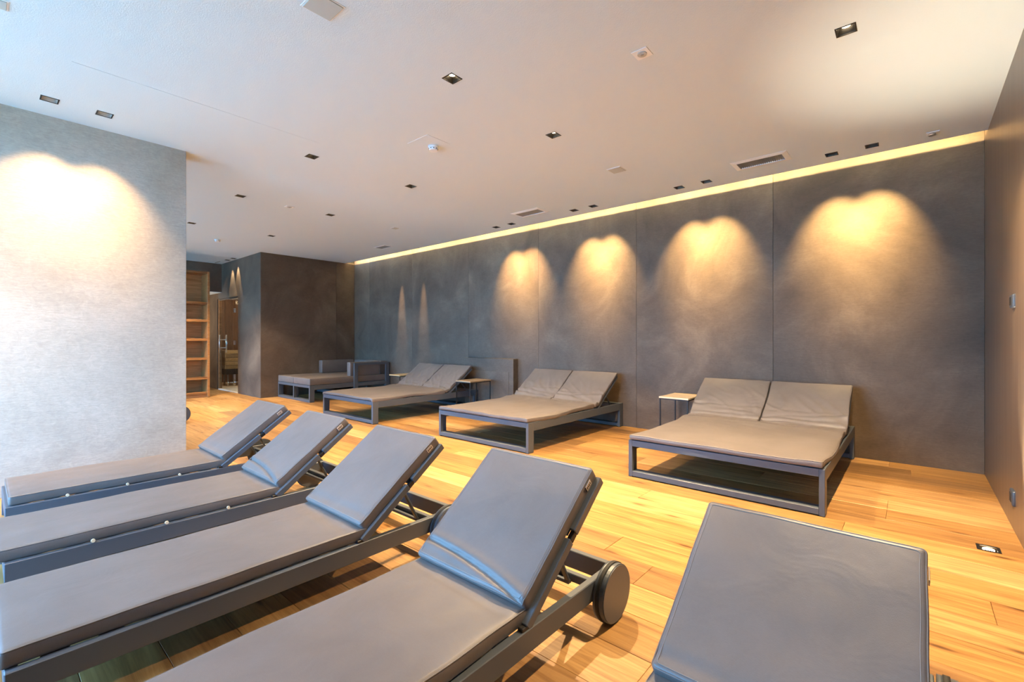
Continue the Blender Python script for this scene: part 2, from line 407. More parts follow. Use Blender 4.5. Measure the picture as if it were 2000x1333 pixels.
# warm strip hidden behind the ceiling edge
ls = box('led_strip', XB+0.05, XR-0.02, 5.700, 5.712, HC+0.0130, HC+0.021, M['led'])
tag(ls, 'warm light strip hidden behind the ceiling edge along the long dark wall', 'light')
for k in range(4):
    a = XB+0.1+k*(XR-XB-0.15)/4; b2 = XB+0.1+(k+1)*(XR-XB-0.15)/4
    d = bpy.data.lights.new('strip_light', 'AREA'); d.shape = 'RECTANGLE'; d.size = b2-a; d.size_y = 0.012; d.energy = P_COVE/4; d.color = (1.0, 0.70, 0.32)
    o = bpy.data.objects.new('strip_light', d); C.objects.link(o); o.parent = ls
    o.location = ((a+b2)/2, 5.715, HC+0.026); o.rotation_euler = (R(97), 0, 0)

# ------------------------------------------------------------------ recessed lamps
def spot(parent, loc, aim, power, ang, blend, col=WARM, rad=0.018):
    d = bpy.data.lights.new('spot_light', 'SPOT'); d.energy = power; d.spot_size = R(ang); d.spot_blend = blend; d.color = col; d.shadow_soft_size = rad
    o = bpy.data.objects.new('spot_light', d); C.objects.link(o); o.parent = parent
    o.location = loc; o.rotation_euler = Vector(aim).to_track_quat('-Z', 'Y').to_euler()
    return o
def make_lamp(glow, tilt=(0, 0), can='lamp_can'):
    t = empty('downlight', (0, 0, HC)); a = hs; f = 0.052
    bm = bmesh.new()
    addbox(bm, -f, f, -f, -a+0.002, -0.0025, 0); addbox(bm, -f, f, a-0.002, f, -0.0025, 0)
    addbox(bm, -f, -a+0.002, -a+0.002, a-0.002, -0.0025, 0); addbox(bm, a-0.002, f, -a+0.002, a-0.002, -0.0025, 0)
    link_mesh('rim', bm, M['black'], t)
    # funnel-shaped housing
    bm = bmesh.new(); lo = [bm.verts.new((x*a*0.985, y*a*0.985, 0.0)) for x, y in ((-1, -1), (1, -1), (1, 1), (-1, 1))]
    hi = [bm.verts.new((x*0.026, y*0.026, 0.062)) for x, y in ((-1, -1), (1, -1), (1, 1), (-1, 1))]
    top = [bm.verts.new((x*a*0.985, y*a*0.985, 0.075)) for x, y in ((-1, -1), (1, -1), (1, 1), (-1, 1))]
    for k in range(4):
        l = (k+1) % 4; bm.faces.new((lo[k], lo[l], hi[l], hi[k])); bm.faces.new((lo[l], lo[k], top[k], top[l]))
    bm.faces.new(top[::-1])
    link_mesh('housing', bm, M[can], t)
    bm = bmesh.new()
    bmesh.ops.create_cone(bm, cap_ends=True, segments=20, radius1=0.023, radius2=0.025, depth=0.010, matrix=Matrix.Translation((0, 0, 0.031)) @ Matrix.Rotation(R(tilt[0]), 4, 'X') @ Matrix.Rotation(R(tilt[1]), 4, 'Y'))
    link_mesh('lamp', bm, glow, t)
    return t
protoA = make_lamp(M['lamp']); protoB = make_lamp(M['lamp_dim'], (18, 0)); protoC = make_lamp(M['lamp_dim'], (0, 18), 'grille')
usedA = usedB = usedC = False
rows = {0: 'the row nearer the camera', 1: 'the row nearer the long dark wall'}
names = ['square black downlight alone near the right wall, ahead of the corner',
 'large looking square downlight above the lounger row, first of the row nearer the camera',
 'square downlight first from the right in the middle row of the ceiling',
 'square downlight second in the row nearer the camera, left of the smoke detector',
 'square downlight second in the middle row, below and left of the smoke detector',
 'square downlight beyond the pale partition, third in the nearer row',
 'square downlight third in the middle row, between the small plates',
 'small square downlight right at the edge of the pale partition',
 'farthest square downlight of the middle row, above the dark block',
 'added square downlight, unseen behind the pale partition, warming the bookcase',
 'added unseen downlight behind the camera, the one nearest the pale partition',
 'added unseen downlight behind the camera, middle one of its row',
 'added unseen downlight behind the camera, the one nearest the right wall']
for k, (x, y) in enumerate(DL):
    o = protoA if not usedA else copy_tree(protoA); usedA = True
    o.location = (x, y, HC); tag(o, names[k], 'ceiling light', 'recessed square downlights in the middle of the ceiling')
lampsA = [o for o in C.objects if o.name.startswith('downlight') and o.get('group') == 'recessed square downlights in the middle of the ceiling']
for o in lampsA:
    wide = o.location.y > 3 or o.location.x < -10
    spot(o, (0, 0, 0.012), (0, 0, -1), P_DOWN*(1.25 if o.location.x > -3 else 1.0 if o.location.x > -6 or o.location.x < -10 else 0.42) if wide else P_NEAR, 112 if wide else 78, 0.9)
pn = ['rightmost pair', 'second pair from right', 'third pair from right', 'farthest pair']
for k, (x, y) in enumerate(WP):
    o = protoB if not usedB else copy_tree(protoB); usedB = True
    o.location = (x, y, HC)
    tag(o, 'small black spot along the dark wall, %s one of the %s' % ('left' if k % 2 == 0 else 'right', pn[k//2]), 'ceiling light', 'wall spots in pairs along the long dark wall')
for o in [o for o in C.objects if o.get('group') == 'wall spots in pairs along the long dark wall']:
    spot(o, (0, 0, 0.008), (0, math.sin(R(30)), -math.cos(R(30))), P_WALL, 58, 1.0, (1.0, 0.66, 0.25))
ln = ['farther from the partition edge', 'nearer the partition edge', 'behind the camera, first', 'behind the camera, second']
for k, (x, y) in enumerate(LW):
    o = protoC if not usedC else copy_tree(protoC); usedC = True
    o.location = (x, y, HC); tag(o, 'small grey wall spot in front of the pale partition, %s' % ln[k], 'ceiling light', 'wall spots before the pale partition')
for o in [o for o in C.objects if o.get('group') == 'wall spots before the pale partition']:
    spot(o, (0, 0, 0.008), (-math.sin(R(14)), 0, -math.cos(R(14))), P_LEFT, 74, 1.0, (1.0, 0.64, 0.30))
for k, (x, y) in enumerate(BW):
    o = copy_tree(protoA); o.location = (x, y, HC)
    for ch in list(o.children):
        if ch.type == 'LIGHT': bpy.data.objects.remove(ch)
    spot(o, (0, 0, 0.004), (0, 0.10, -1), 60, 40, 0.3, (1.0, 0.80, 0.50))
    tag(o, 'small spot above the glass sauna door, %s one' % ('left' if k == 0 else 'right'), 'ceiling light', 'spots above the sauna door')
# two narrow spots hidden by the cove make the streaks on the far part of the long wall
for k, x in enumerate((-8.49, -7.73)):
    t = empty('cove_spot', (x, 5.93, HC+0.03))
    cyl('spot_body', (0, 0, 0), (0, 0, 0.09), 0.03, M['black'], t)
    spot(t, (0, 0, -0.004), (0, 0.085, -1), 420, 15, 0.9)
    tag(t, 'narrow spot tucked in the light cove over the far daybed, %s one' % ('left' if k == 0 else 'right'), 'light', 'narrow cove spots')

# in-floor uplight
t = empty('floor_uplight', (0.336, 3.949, 0)); tag(t, 'small square black uplight let into the oak floor beside the right wall', 'floor light')
bm = bmesh.new(); a = 0.0515
addbox(bm, -a, a, -a, -0.036, -0.002, 0.0015); addbox(bm, -a, a, 0.036, a, -0.002, 0.0015); addbox(bm, -a, -0.036, -0.036, 0.036, -0.002, 0.0015); addbox(bm, 0.036, a, -0.036, 0.036, -0.002, 0.0015)
link_mesh('rim', bm, M['black'], t)
box('housing', -0.05, 0.05, -0.05, 0.05, -0.0175, -0.010, M['lamp_can'], t)
cyl('lamp', (0, 0, -0.010), (0, 0, -0.004), 0.026, M['lamp_bright'], t, 24)
spot(t, (0, 0, 0.004), (0.05, 0, 1), P_UP, 56, 1.0, (1.0, 0.85, 0.62))

# ------------------------------------------------------------------ ceiling fittings
def louvre(x, y, a, b2, fx, fy, label):
    t = empty('air_grille', (x, y, HC)); tag(t, label, 'vent', 'air grilles in the ceiling near the dark wall')
    bm = bmesh.new()      # bevelled frame
    def ring(hx, hy, z): return [bm.verts.new((sx*hx, sy*hy, z)) for sx, sy in ((-1, -1), (1, -1), (1, 1), (-1, 1))]
    r0 = ring(a/2+fx, b2/2+fy, 0); r1 = ring(a/2+fx, b2/2+fy, -0.002); r2 = ring(a/2+0.004, b2/2+0.004, -0.009); r3 = ring(a/2, b2/2, -0.009); r4 = ring(a/2, b2/2, 0.02)
    for p, q in ((r0, r1), (r1, r2), (r2, r3), (r3, r4)):
        for k in range(4): l = (k+1) % 4; bm.faces.new((p[k], p[l], q[l], q[k]))
    link_mesh('frame', bm, M['white'], t)
    bm = bmesh.new(); n = int(a/0.0185)
    for k in range(n):
        px = -a/2+(k+0.5)*a/n
        addbox(bm, -0.0012, 0.0012, -b2/2, b2/2, -0.008, 0.008, 0, Matrix.Translation((px, 0, 0.001)) @ Matrix.Rotation(R(38), 4, 'Y'))
    o = link_mesh('louvre', bm, M['grille'], t); o['kind'] = 'stuff'
    box('duct', -a/2, a/2, -b2/2, b2/2, 0.019, 0.05, M['backing'], t)
louvre(*GR[0], 0.05, 0.055, 'largest air grille in the ceiling, white frame and grey louvres, nearest the right wall')
louvre(*GR[1], 0.04, 0.055, 'second air grille in the ceiling, between the two farther pairs of wall spots')
louvre(*GR[2], 0.02, 0.03, 'farthest and smallest air grille, high above the far end of the dark wall')
def plate(x, y, s, label, mat='offwhite', rot=0, th=0.008, group='flush square plates in the ceiling'):
    t = empty('ceiling_plate', (x, y, HC), rot); tag(t, label, 'plate', group)
    box('surround', -s/2, s/2, -s/2, s/2, -0.003, 0, M['white'], t, 0.001)
    box('cover', -s/2+0.008, s/2-0.008, -s/2+0.008, s/2-0.008, -th, -0.003, M[mat], t, 0.002)
    return t
plate(-2.477, 1.250, 0.175, 'square grey-white loudspeaker plate at the top edge of the photo')
plate(-2.449, 4.560, 0.165, 'square plain plate between the pairs of spots and the nearest downlights')
plate(-6.52, 4.53, 0.11, 'small square plate far off, left of the smallest air grille')
plate(-3.80, 0.05, 0.11, 'square plate cut off by the top left corner of the photo')
def sprinkler(x, y, label):
    t = empty('sensor_plate', (x, y, HC)); tag(t, label, 'sensor', 'square sensor plates in the ceiling')
    box('cover', -0.052, 0.052, -0.052, 0.052, -0.004, 0, M['white'], t, 0.001)
    cyl('ring', (0, 0, -0.009), (0, 0, -0.004), 0.030, M['offwhite'], t, 24); cyl('lens', (0, 0, -0.0125), (0, 0, -0.009), 0.010, M['grille'], t, 12)
sprinkler(-1.328, 2.812, 'small square white sensor plate with a round eye, nearest the camera')
sprinkler(-6.585, 2.835, 'small square white sensor plate beyond the pale partition')
t = empty('ceiling_sensor', (0.128, 5.602, HC)); tag(t, 'small metal-rimmed sensor in the ceiling corner beside the right wall', 'sensor')
box('base', -0.045, 0.045, -0.04, 0.04, -0.006, 0, M['white'], t, 0.001); cyl('housing', (-0.005, 0, -0.024), (-0.005, 0, -0.006), 0.026, M['steel'], t, 20)
def smoke(x, y, label, panel):
    t = empty('smoke_detector', (x, y, HC)); tag(t, label, 'smoke detector', 'smoke detectors')
    if panel: box('access_panel', -0.14, 0.16, -0.20, 0.075, -0.003, 0, M['ceiling'], t, 0.001)
    cyl('base', (0, 0, -0.020), (0, 0, -0.003), 0.050, M['white'], t, 28)
    cyl('chamber', (0, 0, -0.046), (0, 0, -0.020), 0.040, M['white'], t, 28, 0.047)
    bm = bmesh.new()
    for k in range(10):
        an = k*math.pi/5; addbox(bm, 0.036, 0.0465, -0.004, 0.004, -0.034, -0.027, 0, Matrix.Rotation(an, 4, 'Z'))
    link_mesh('vent_slot', bm, M['black'], t)
smoke(-3.475, 2.850, 'round white smoke detector on a square panel in mid ceiling', True)
smoke(-9.75, 2.885, 'distant white smoke detector above the passage', False)
sl = box('slot_diffuser', -12.78, -12.42, 3.725, 3.745, HC-0.002, HC, M['black']); tag(sl, 'thin black slot in the ceiling at the far corner above the bookcase', 'vent')

# ------------------------------------------------------------------ low pier, sockets
t = empty('low_pier', (-5.745, 6.014, 0)); tag(t, 'low dark grey plastered box against the long wall, behind the side table', 'pier')
box('body', -0.60, 0.60, -0.062, 0.062, 0, 0.912, M['dark_plaster'], t, 0.004)
box('access_panel', -0.34, 0.50, -0.068, -0.060, 0.08, 0.685, M['dark_plaster'], t, 0.002)
for z, hh, lab in ((1.50, 0.045, 'slate light switch high on the right wall'), (0.217, 0.05, 'slate socket low on the right wall, above the floor')):
    t = empty('wall_socket', (XR, 4.43, z)); tag(t, lab, 'switch' if z > 1 else 'socket')
    rbox('cover', 0.016, 0.060, hh, 0.012, 2, 3, M['socket'], t)
    rbox('insert', 0.004, 0.034, hh*0.6, 0.0035, 2, 2, M['rubber'], t).location = (-0.014, 0, 0)

# ------------------------------------------------------------------ sauna
dr = empty('door_1', ((DX0+DX1)/2, YBk+0.03, 0)); tag(dr, kind='structure')
hx = (DX1-DX0)/2; hin = -12.07-(DX0+DX1)/2
box('door_jamb', -hx, -hx+0.045, -0.010, 0.05, 0, DZ, M['oak_shelf'], dr, 0.002)
box('door_header', -hx+0.045, hx, -0.005, 0.02, DZ-0.035, DZ, M['dark_plaster'], dr, 0.002)
box('threshold', -hx+0.045, hx, -0.03, 0.06, 0, 0.02, M['stone'], dr, 0.002)
box('door_leaf', -hx+0.055, hin-0.003, -0.004, 0.004, 0.03, DZ-0.04, M['glass'], dr)
box('side_pane', hin+0.003, hx-0.004, -0.004, 0.004, 0.03, DZ-0.04, M['glass'], dr)
for z in (0.37, 1.17, 1.93):
    o = box('hinge', -0.035, 0.035, -0.014, 0.014, -0.05, 0.05, M['steel'], dr, 0.003); o.location = (hin, 0, z)
hb = bmesh.new(); hxx = -12.86-(DX0+DX1)/2
for yy in (-0.075, 0.075): addcyl(hb, (hxx, yy, 0.92), (hxx, yy, 1.36), 0.014, 12)
for z in (1.04, 1.24): addcyl(hb, (hxx, -0.075, z), (hxx, 0.075, z), 0.010, 12)
link_mesh('door_handle', hb, M['steel'], dr, True)
sx0, sx1, sy1 = -14.96, -11.2, 6.28
sr = box('wall_sauna', sx0, XB-0.12, sy1, sy1+0.02, 0, 2.5, M['sauna']); tag(sr, kind='structure')
for k in range(21):
    x0 = -14.9+k*0.2; box('board', x0+0.003, x0+0.197, sy1-0.018, sy1, 0.0, 2.5, M['sauna'], sr, 0.003)
sw = box('wall_sauna', sx0-0.02, sx0, YBk+0.1, sy1, 0, 2.5, M['sauna']); tag(sw, kind='structure')
for k in range(11):
    y0 = YBk+0.12+k*0.2; box('board', sx0, sx0+0.018, y0+0.003, y0+0.197, 0, 2.5, M['sauna'], sw, 0.003)
sf = box('floor_sauna', sx0+0.02, XB-0.12, YBk+0.10, sy1-0.02, 0.001, 0.012, M['stone']); tag(sf, kind='structure')
scl = box('ceiling', sx0, XB-0.12, YBk+0.1, sy1, 2.5, 2.54, M['sauna']); scl.name = 'ceiling_sauna'; tag(scl, kind='structure')
t = empty('sauna_heater', (-13.815, 4.555, 0)); tag(t, 'sauna heater boxed in pale slats behind the glass door', 'heater')
for k in range(5):
    z0 = 0.47+k*0.10
    box('slat', -0.205, 0.205, -0.35, -0.33, z0, z0+0.094, M['oak_pale'], t, 0.003)
    box('slat', 0.185, 0.205, -0.328, 0.35, z0, z0+0.090, M['oak_pale'], t, 0.003)
box('core', -0.18, 0.17, -0.31, 0.33, 0.32, 0.93, M['black'], t)
for sx in (-1, 1):
    for sy in (-1, 1): cyl('leg', (sx*0.14, sy*0.26, 0.01), (sx*0.14, sy*0.26, 0.34), 0.020, M['steel'], t, 10)
cyl('pipe', (0.12, -0.1, 0.02), (0.12, -0.1, 0.40), 0.035, M['steel'], t, 12)
d = bpy.data.lights.new('sauna_fill', 'POINT'); d.energy = 60; d.color = (1.0, 0.72, 0.42); d.shadow_soft_size = 0.05  # added fill that brightens the sauna interior, no fitting modelled
o = bpy.data.objects.new('sauna_fill', d); C.objects.link(o); o.location = (-13.2, 4.35, 2.2)

d = bpy.data.lights.new('passage_fill', 'POINT'); d.energy = 40; d.color = (1.0, 0.84, 0.66); d.shadow_soft_size = 0.05  # bare light added to lift the passage and its soffit
o = bpy.data.objects.new('passage_fill', d); C.objects.link(o); o.location = (-13.6, 2.6, 1.6)

# ------------------------------------------------------------------ bookcase
BX, BY1, BY0 = -11.5, 3.262, 2.02
t = empty('bookcase', (BX, (BY0+BY1)/2, 0)); tag(t, 'tall open oak bookcase seen past the edge of the pale partition', 'bookcase')
hw = (BY1-BY0)/2; D = 0.42
box('side_panel', -D, 0, hw-0.045, hw, 0.0, 2.71, M['oak_shelf'], t, 0.002)
box('side_panel', -D, 0, -hw, -hw+0.045, 0.0, 2.71, M['oak_shelf'], t, 0.002)
box('top_panel', -D, 0, -hw+0.045, hw-0.045, 2.665, 2.71, M['oak_shelf'], t, 0.002)
box('back_panel', -D, -D+0.012, -hw+0.045, hw-0.045, 0.0, 2.665, M['oak_shelf'], t)
box('plinth', -D+0.012, -0.03, -hw+0.045, hw-0.045, 0.0, 0.085, M['oak_shelf'], t, 0.002)
for z in (0.10, 0.42, 0.84, 1.25, 1.655, 2.03):
    s = box('shelf', -D+0.012, -0.004, -hw+0.045, hw-0.045, z-0.03, z, M['oak_shelf'], t, 0.002)
    box('lip', -0.022, -0.002, -hw+0.045, hw-0.045, z, z+0.022, M['oak_shelf'], s, 0.002)

# ------------------------------------------------------------------ wheeled loungers
def fbm(x, y, s): return noise.noise(Vector((x, y, s)))
def rrect(hx, hy, r, n=6):
    pts = []
    for cx, cy, a0 in ((hx-r, hy-r, 0), (-hx+r, hy-r, 90), (-hx+r, -hy+r, 180), (hx-r, -hy+r, 270)):
        for k in range(n+1):
            a = R(a0+90*k/n); pts.append((cx+r*math.cos(a), cy+r*math.sin(a)))
    return pts
def densify(pts, step=0.05):
    out = []
    for i, p in enumerate(pts):
        q = pts[(i+1) % len(pts)]; L = math.dist(p, q); n = max(1, int(L/step))
        for k in range(n): out.append((p[0]+(q[0]-p[0])*k/n, p[1]+(q[1]-p[1])*k/n))
    return out
LFOOT, LHEAD, LH, LRT, LRB = 0.06, 1.945, 1.335, 0.207, 0.120   # y foot, y head, y hinge, rail top and bottom
HW = 0.330; MW = 0.307; MT = 0.062
def lounger(ang, seed, studs=True, fold=False, idx=0, LFOOT=0.06, MF=0.085, mdx=0.0, bhw=None):
    t = empty('sun_lounger')
    f = M['frame']; rt = 0.032
    # side rails and foot legs
    for s in (-1, 1):
        x0, x1 = (HW-rt, HW) if s > 0 else (-HW, -HW+rt)
        rl = box('side_rail', x0, x1, LFOOT, LHEAD, LRB, LRT, f, t, 0.003)
        box('leg', x0, x1, LFOOT, LFOOT+0.085, 0.006, LRB, f, t, 0.003)
        box('foot_pad', x0+0.004, x1-0.004, LFOOT+0.01, LFOOT+0.075, 0, 0.006, M['rubber'], t)
    box('end_rail', -HW+rt, HW-rt, LFOOT, LFOOT+rt, LRB, LRT, f, t, 0.003)
    box('end_rail', -HW+rt, HW-rt, LHEAD-rt, LHEAD, LRB, LRT, f, t, 0.003)
    box('crossbar', -HW+rt, HW-rt, 1.745, 1.775, 0.158, 0.195, f, t, 0.003)
    box('crossbar', -HW+rt, HW-rt, 1.18, 1.21, 0.158, 0.195, f, t, 0.003)
    for k in range(8):
        y0 = 0.13+k*0.146
        box('slat', -HW+rt, HW-rt, y0, y0+0.07, LRT-0.014, LRT-0.002, f, t, 0.002)
    # wheels: two discs with a dark tyre between
    for s in (-1, 1):
        wv = empty('wheel'); wv.parent = t; wv.location = (s*(HW+0.004), 1.842, 0.128)
        o = cyl('disc', (0, 0, 0), (s*0.014, 0, 0), 0.124, f, wv, 48); o2 = cyl('tyre', (s*0.014, 0, 0), (s*0.030, 0, 0), 0.128, M['rubber'], wv, 48)
        bm = bmesh.new(); addcyl(bm, (s*0.030, 0, 0), (s*0.052, 0, 0), 0.124, 48)
        rim = [e for e in bm.edges if all(abs(v.co.x-s*0.052) < 1e-4 for v in e.verts)]
        bmesh.ops.bevel(bm, geom=rim, offset=0.004, segments=2, affect='EDGES')
        link_mesh('disc', bm, f, wv)
    # back frame, tilted about the hinge
    A = Matrix.Translation((0, LH-0.03, LRT+0.004)) @ Matrix.Rotation(R(ang), 4, 'X')
    b3 = bhw or HW
    def tb(name, x0, x1, y0, y1, z0, z1, m, p=t, bev=0.003): return box(name, x0, x1, y0, y1, z0, z1, m, p, bev, A)
    for s in (-1, 1):
        x0, x1 = (b3-0.030, b3-0.002) if s > 0 else (-b3+0.002, -b3+0.030)
        tb('back_rail', x0, x1, -0.01, 0.345, -0.012, 0.026, f)
        tb('back_rail', x0, x1, 0.385, 0.655, -0.012, 0.026, f)
        tb('joint', x0+0.003, x1-0.003, 0.345, 0.385, -0.012, 0.014, M['black'])
        # pivot bracket
        box('bracket', x0+0.002, x1-0.002, LH-0.075, LH-0.02, LRT-0.03, LRT+0.014, M['black'], t, 0.003)
    for k in range(4): tb('back_slat', -b3+0.030, b3-0.030, 0.05+k*0.155, 0.115+k*0.155, 0.006, 0.018, f)
    tb('back_rail', -b3+0.030, b3-0.030, 0.630, 0.655, -0.010, 0.024, f)
    # prop that holds the back up
    pa = A @ Vector((0, 0.36, -0.01)); pb = Vector((0, 1.73, LRB+0.045))
    for s in (-1, 1):
        d = (pb-pa).normalized(); q = d.to_track_quat('Y', 'Z').to_matrix().to_4x4(); L = (pb-pa).length
        box('prop', -0.012, 0.012, 0, L, -0.006, 0.006, f, t, 0.002, Matrix.Translation((s*0.2+0, pa.y, pa.z)) @ q)
    box('prop_bar', -0.212, 0.212, pb.y-0.012, pb.y+0.012, pb.z-0.008, pb.z+0.008, f, t, 0.002)
    # seat mattress
    hy = (LH-MF)/2
    def f1(p):
        e = 1-min(1, abs(p.x)/MW)**6
        z = 0.004*fbm(p.x*3, p.y*2.2, seed)+0.0025*fbm(p.x*9, p.y*5, seed+3)
        top = 1.0 if p.z > 0 else 0.0
        dy = hy-p.y
        if top: z += -0.007*math.exp(-(dy-0.09-0.05*p.x)**2/0.0006)*e + 0.005*math.exp(-(dy-0.05)**2/0.0016)*e
        edge = 0.0035*math.sin(p.y*9+seed)+0.003*fbm(p.y*6, 1, seed)
        return Vector((p.x+(edge*abs(p.x)/MW), p.y, p.z+z*top))
    sm = rbox('seat_mattress', MW, hy, MT/2, 0.016, 26, 60, M['leather'], t, f1); sm.location = (0, MF+hy, LRT+MT/2-0.001)
    pts = [f1(Vector((x*1.0, y, MT/2-0.006))) for x, y in densify(rrect(MW-0.0035, hy-0.0035, 0.014))]
    tube('piping', pts, 0.0028, M['leather'], sm)
    # back mattress
    BL = 0.315
    B = Matrix.Translation((0, LH-0.028, LRT+0.030)) @ Matrix.Rotation(R(ang), 4, 'X')
    def f2(p):
        top = 1.0 if p.z > 0 else 0.0
        u = p.y+BL
        z = 0.004*fbm(p.x*3, p.y*3, seed+11)+0.002*fbm(p.x*8, p.y*8, seed+5)
        x, y = p.x, p.y
        if fold and top:
            c = 0.062-0.040*(x/MW)-0.02*(x/MW)**2
            z += -0.013*math.exp(-(u-c)**2/0.00007)+0.006*math.exp(-(u-c-0.025)**2/0.0004)+0.004*math.exp(-(u-c+0.02)**2/0.0002)
        elif top: z += -0.004*math.exp(-(u-0.05-0.02*x)**2/0.0005)
        edge = 0.003*fbm(p.y*7, 2, seed+4)
        # top corner on the right hangs over a little
        return Vector((x+edge*x/MW, y, p.z+z))
    bmn = rbox('back_mattress', MW, BL, MT/2, 0.016, 26, 72, M['leather'], t, f2)
    bmn.matrix_local = B @ Matrix.Translation((mdx, BL+0.012, MT/2))
    pts = [f2(Vector((x, y, MT/2-0.006))) for x, y in densify(rrect(MW-0.0035, BL-0.0035, 0.014))]
    tube('piping', pts, 0.0028, M['leather'], bmn)
    pts = [f2(Vector((x, y, MT/2+0.0004))) for x, y in densify(rrect(MW-0.017, BL-0.017, 0.010), 0.04)]
    tube('stitching', pts, 0.0009, M['thread'], bmn, 4)
    # woven label near the top right corner
    tg = box('care_tag', MW+0.0005, MW+0.004, BL-0.098, BL-0.054, -0.008, 0.018, M['tag'], bmn, 0.0008)
    bm = bmesh.new()
    for q in range(4): addbox(bm, MW+0.004, MW+0.0045, BL-0.093+q*0.009, BL-0.088+q*0.009, -0.003+0.003*(q % 2), 0.011)
    link_mesh('mark', bm, M['black'], tg)
    if studs:
        for y0 in (0.38, 0.69, 1.0):
            cyl('stud', (HW-0.006, y0, LRT+0.010), (HW+0.004, y0, LRT+0.010), 0.009, M['stud'], t, 10)
    return t
LS = [(-4.56, 35.6, 0.10, 0.113, 'first lounger beside the pale partition, warmly lit seat cover, back raised'),
      (-3.505, 36.2, 0.072, 0.03, 'second wheeled lounger from the pale partition, pale studs along its rail'),
      (-2.462, 36.8, 0.048, 0.035, 'middle wheeled lounger, third from the pale partition, with a half hidden wheel'),
      (-1.372, 38.5, 0.06, 0.085, 'fourth wheeled lounger, deep crease at the hinge and a full round wheel in view'),
      (-0.283, 33.5, 0.06, 0.085, 'nearest wheeled lounger at the bottom right, only its big back cushion in view')]
for k, (x, a, lf, mf, lab) in enumerate(LS):
    o = lounger(a, 3.7*k+1, studs=k < 2, fold=k in (1, 3), mdx=0.006 if k == 4 else 0.0, bhw=0.298 if k == 4 else None, idx=k, LFOOT=lf, MF=mf); o.location = (x, 0, 0)
    tag(o, lab, 'sun lounger', 'wheeled sun loungers in a row')
src = o
o = copy_tree(src); o.location = (-8.62, 0.12, 0); tag(o, 'wheeled lounger hidden behind the pale partition, only a sliver of wheel in view', 'sun lounger', 'wheeled sun loungers in a row')

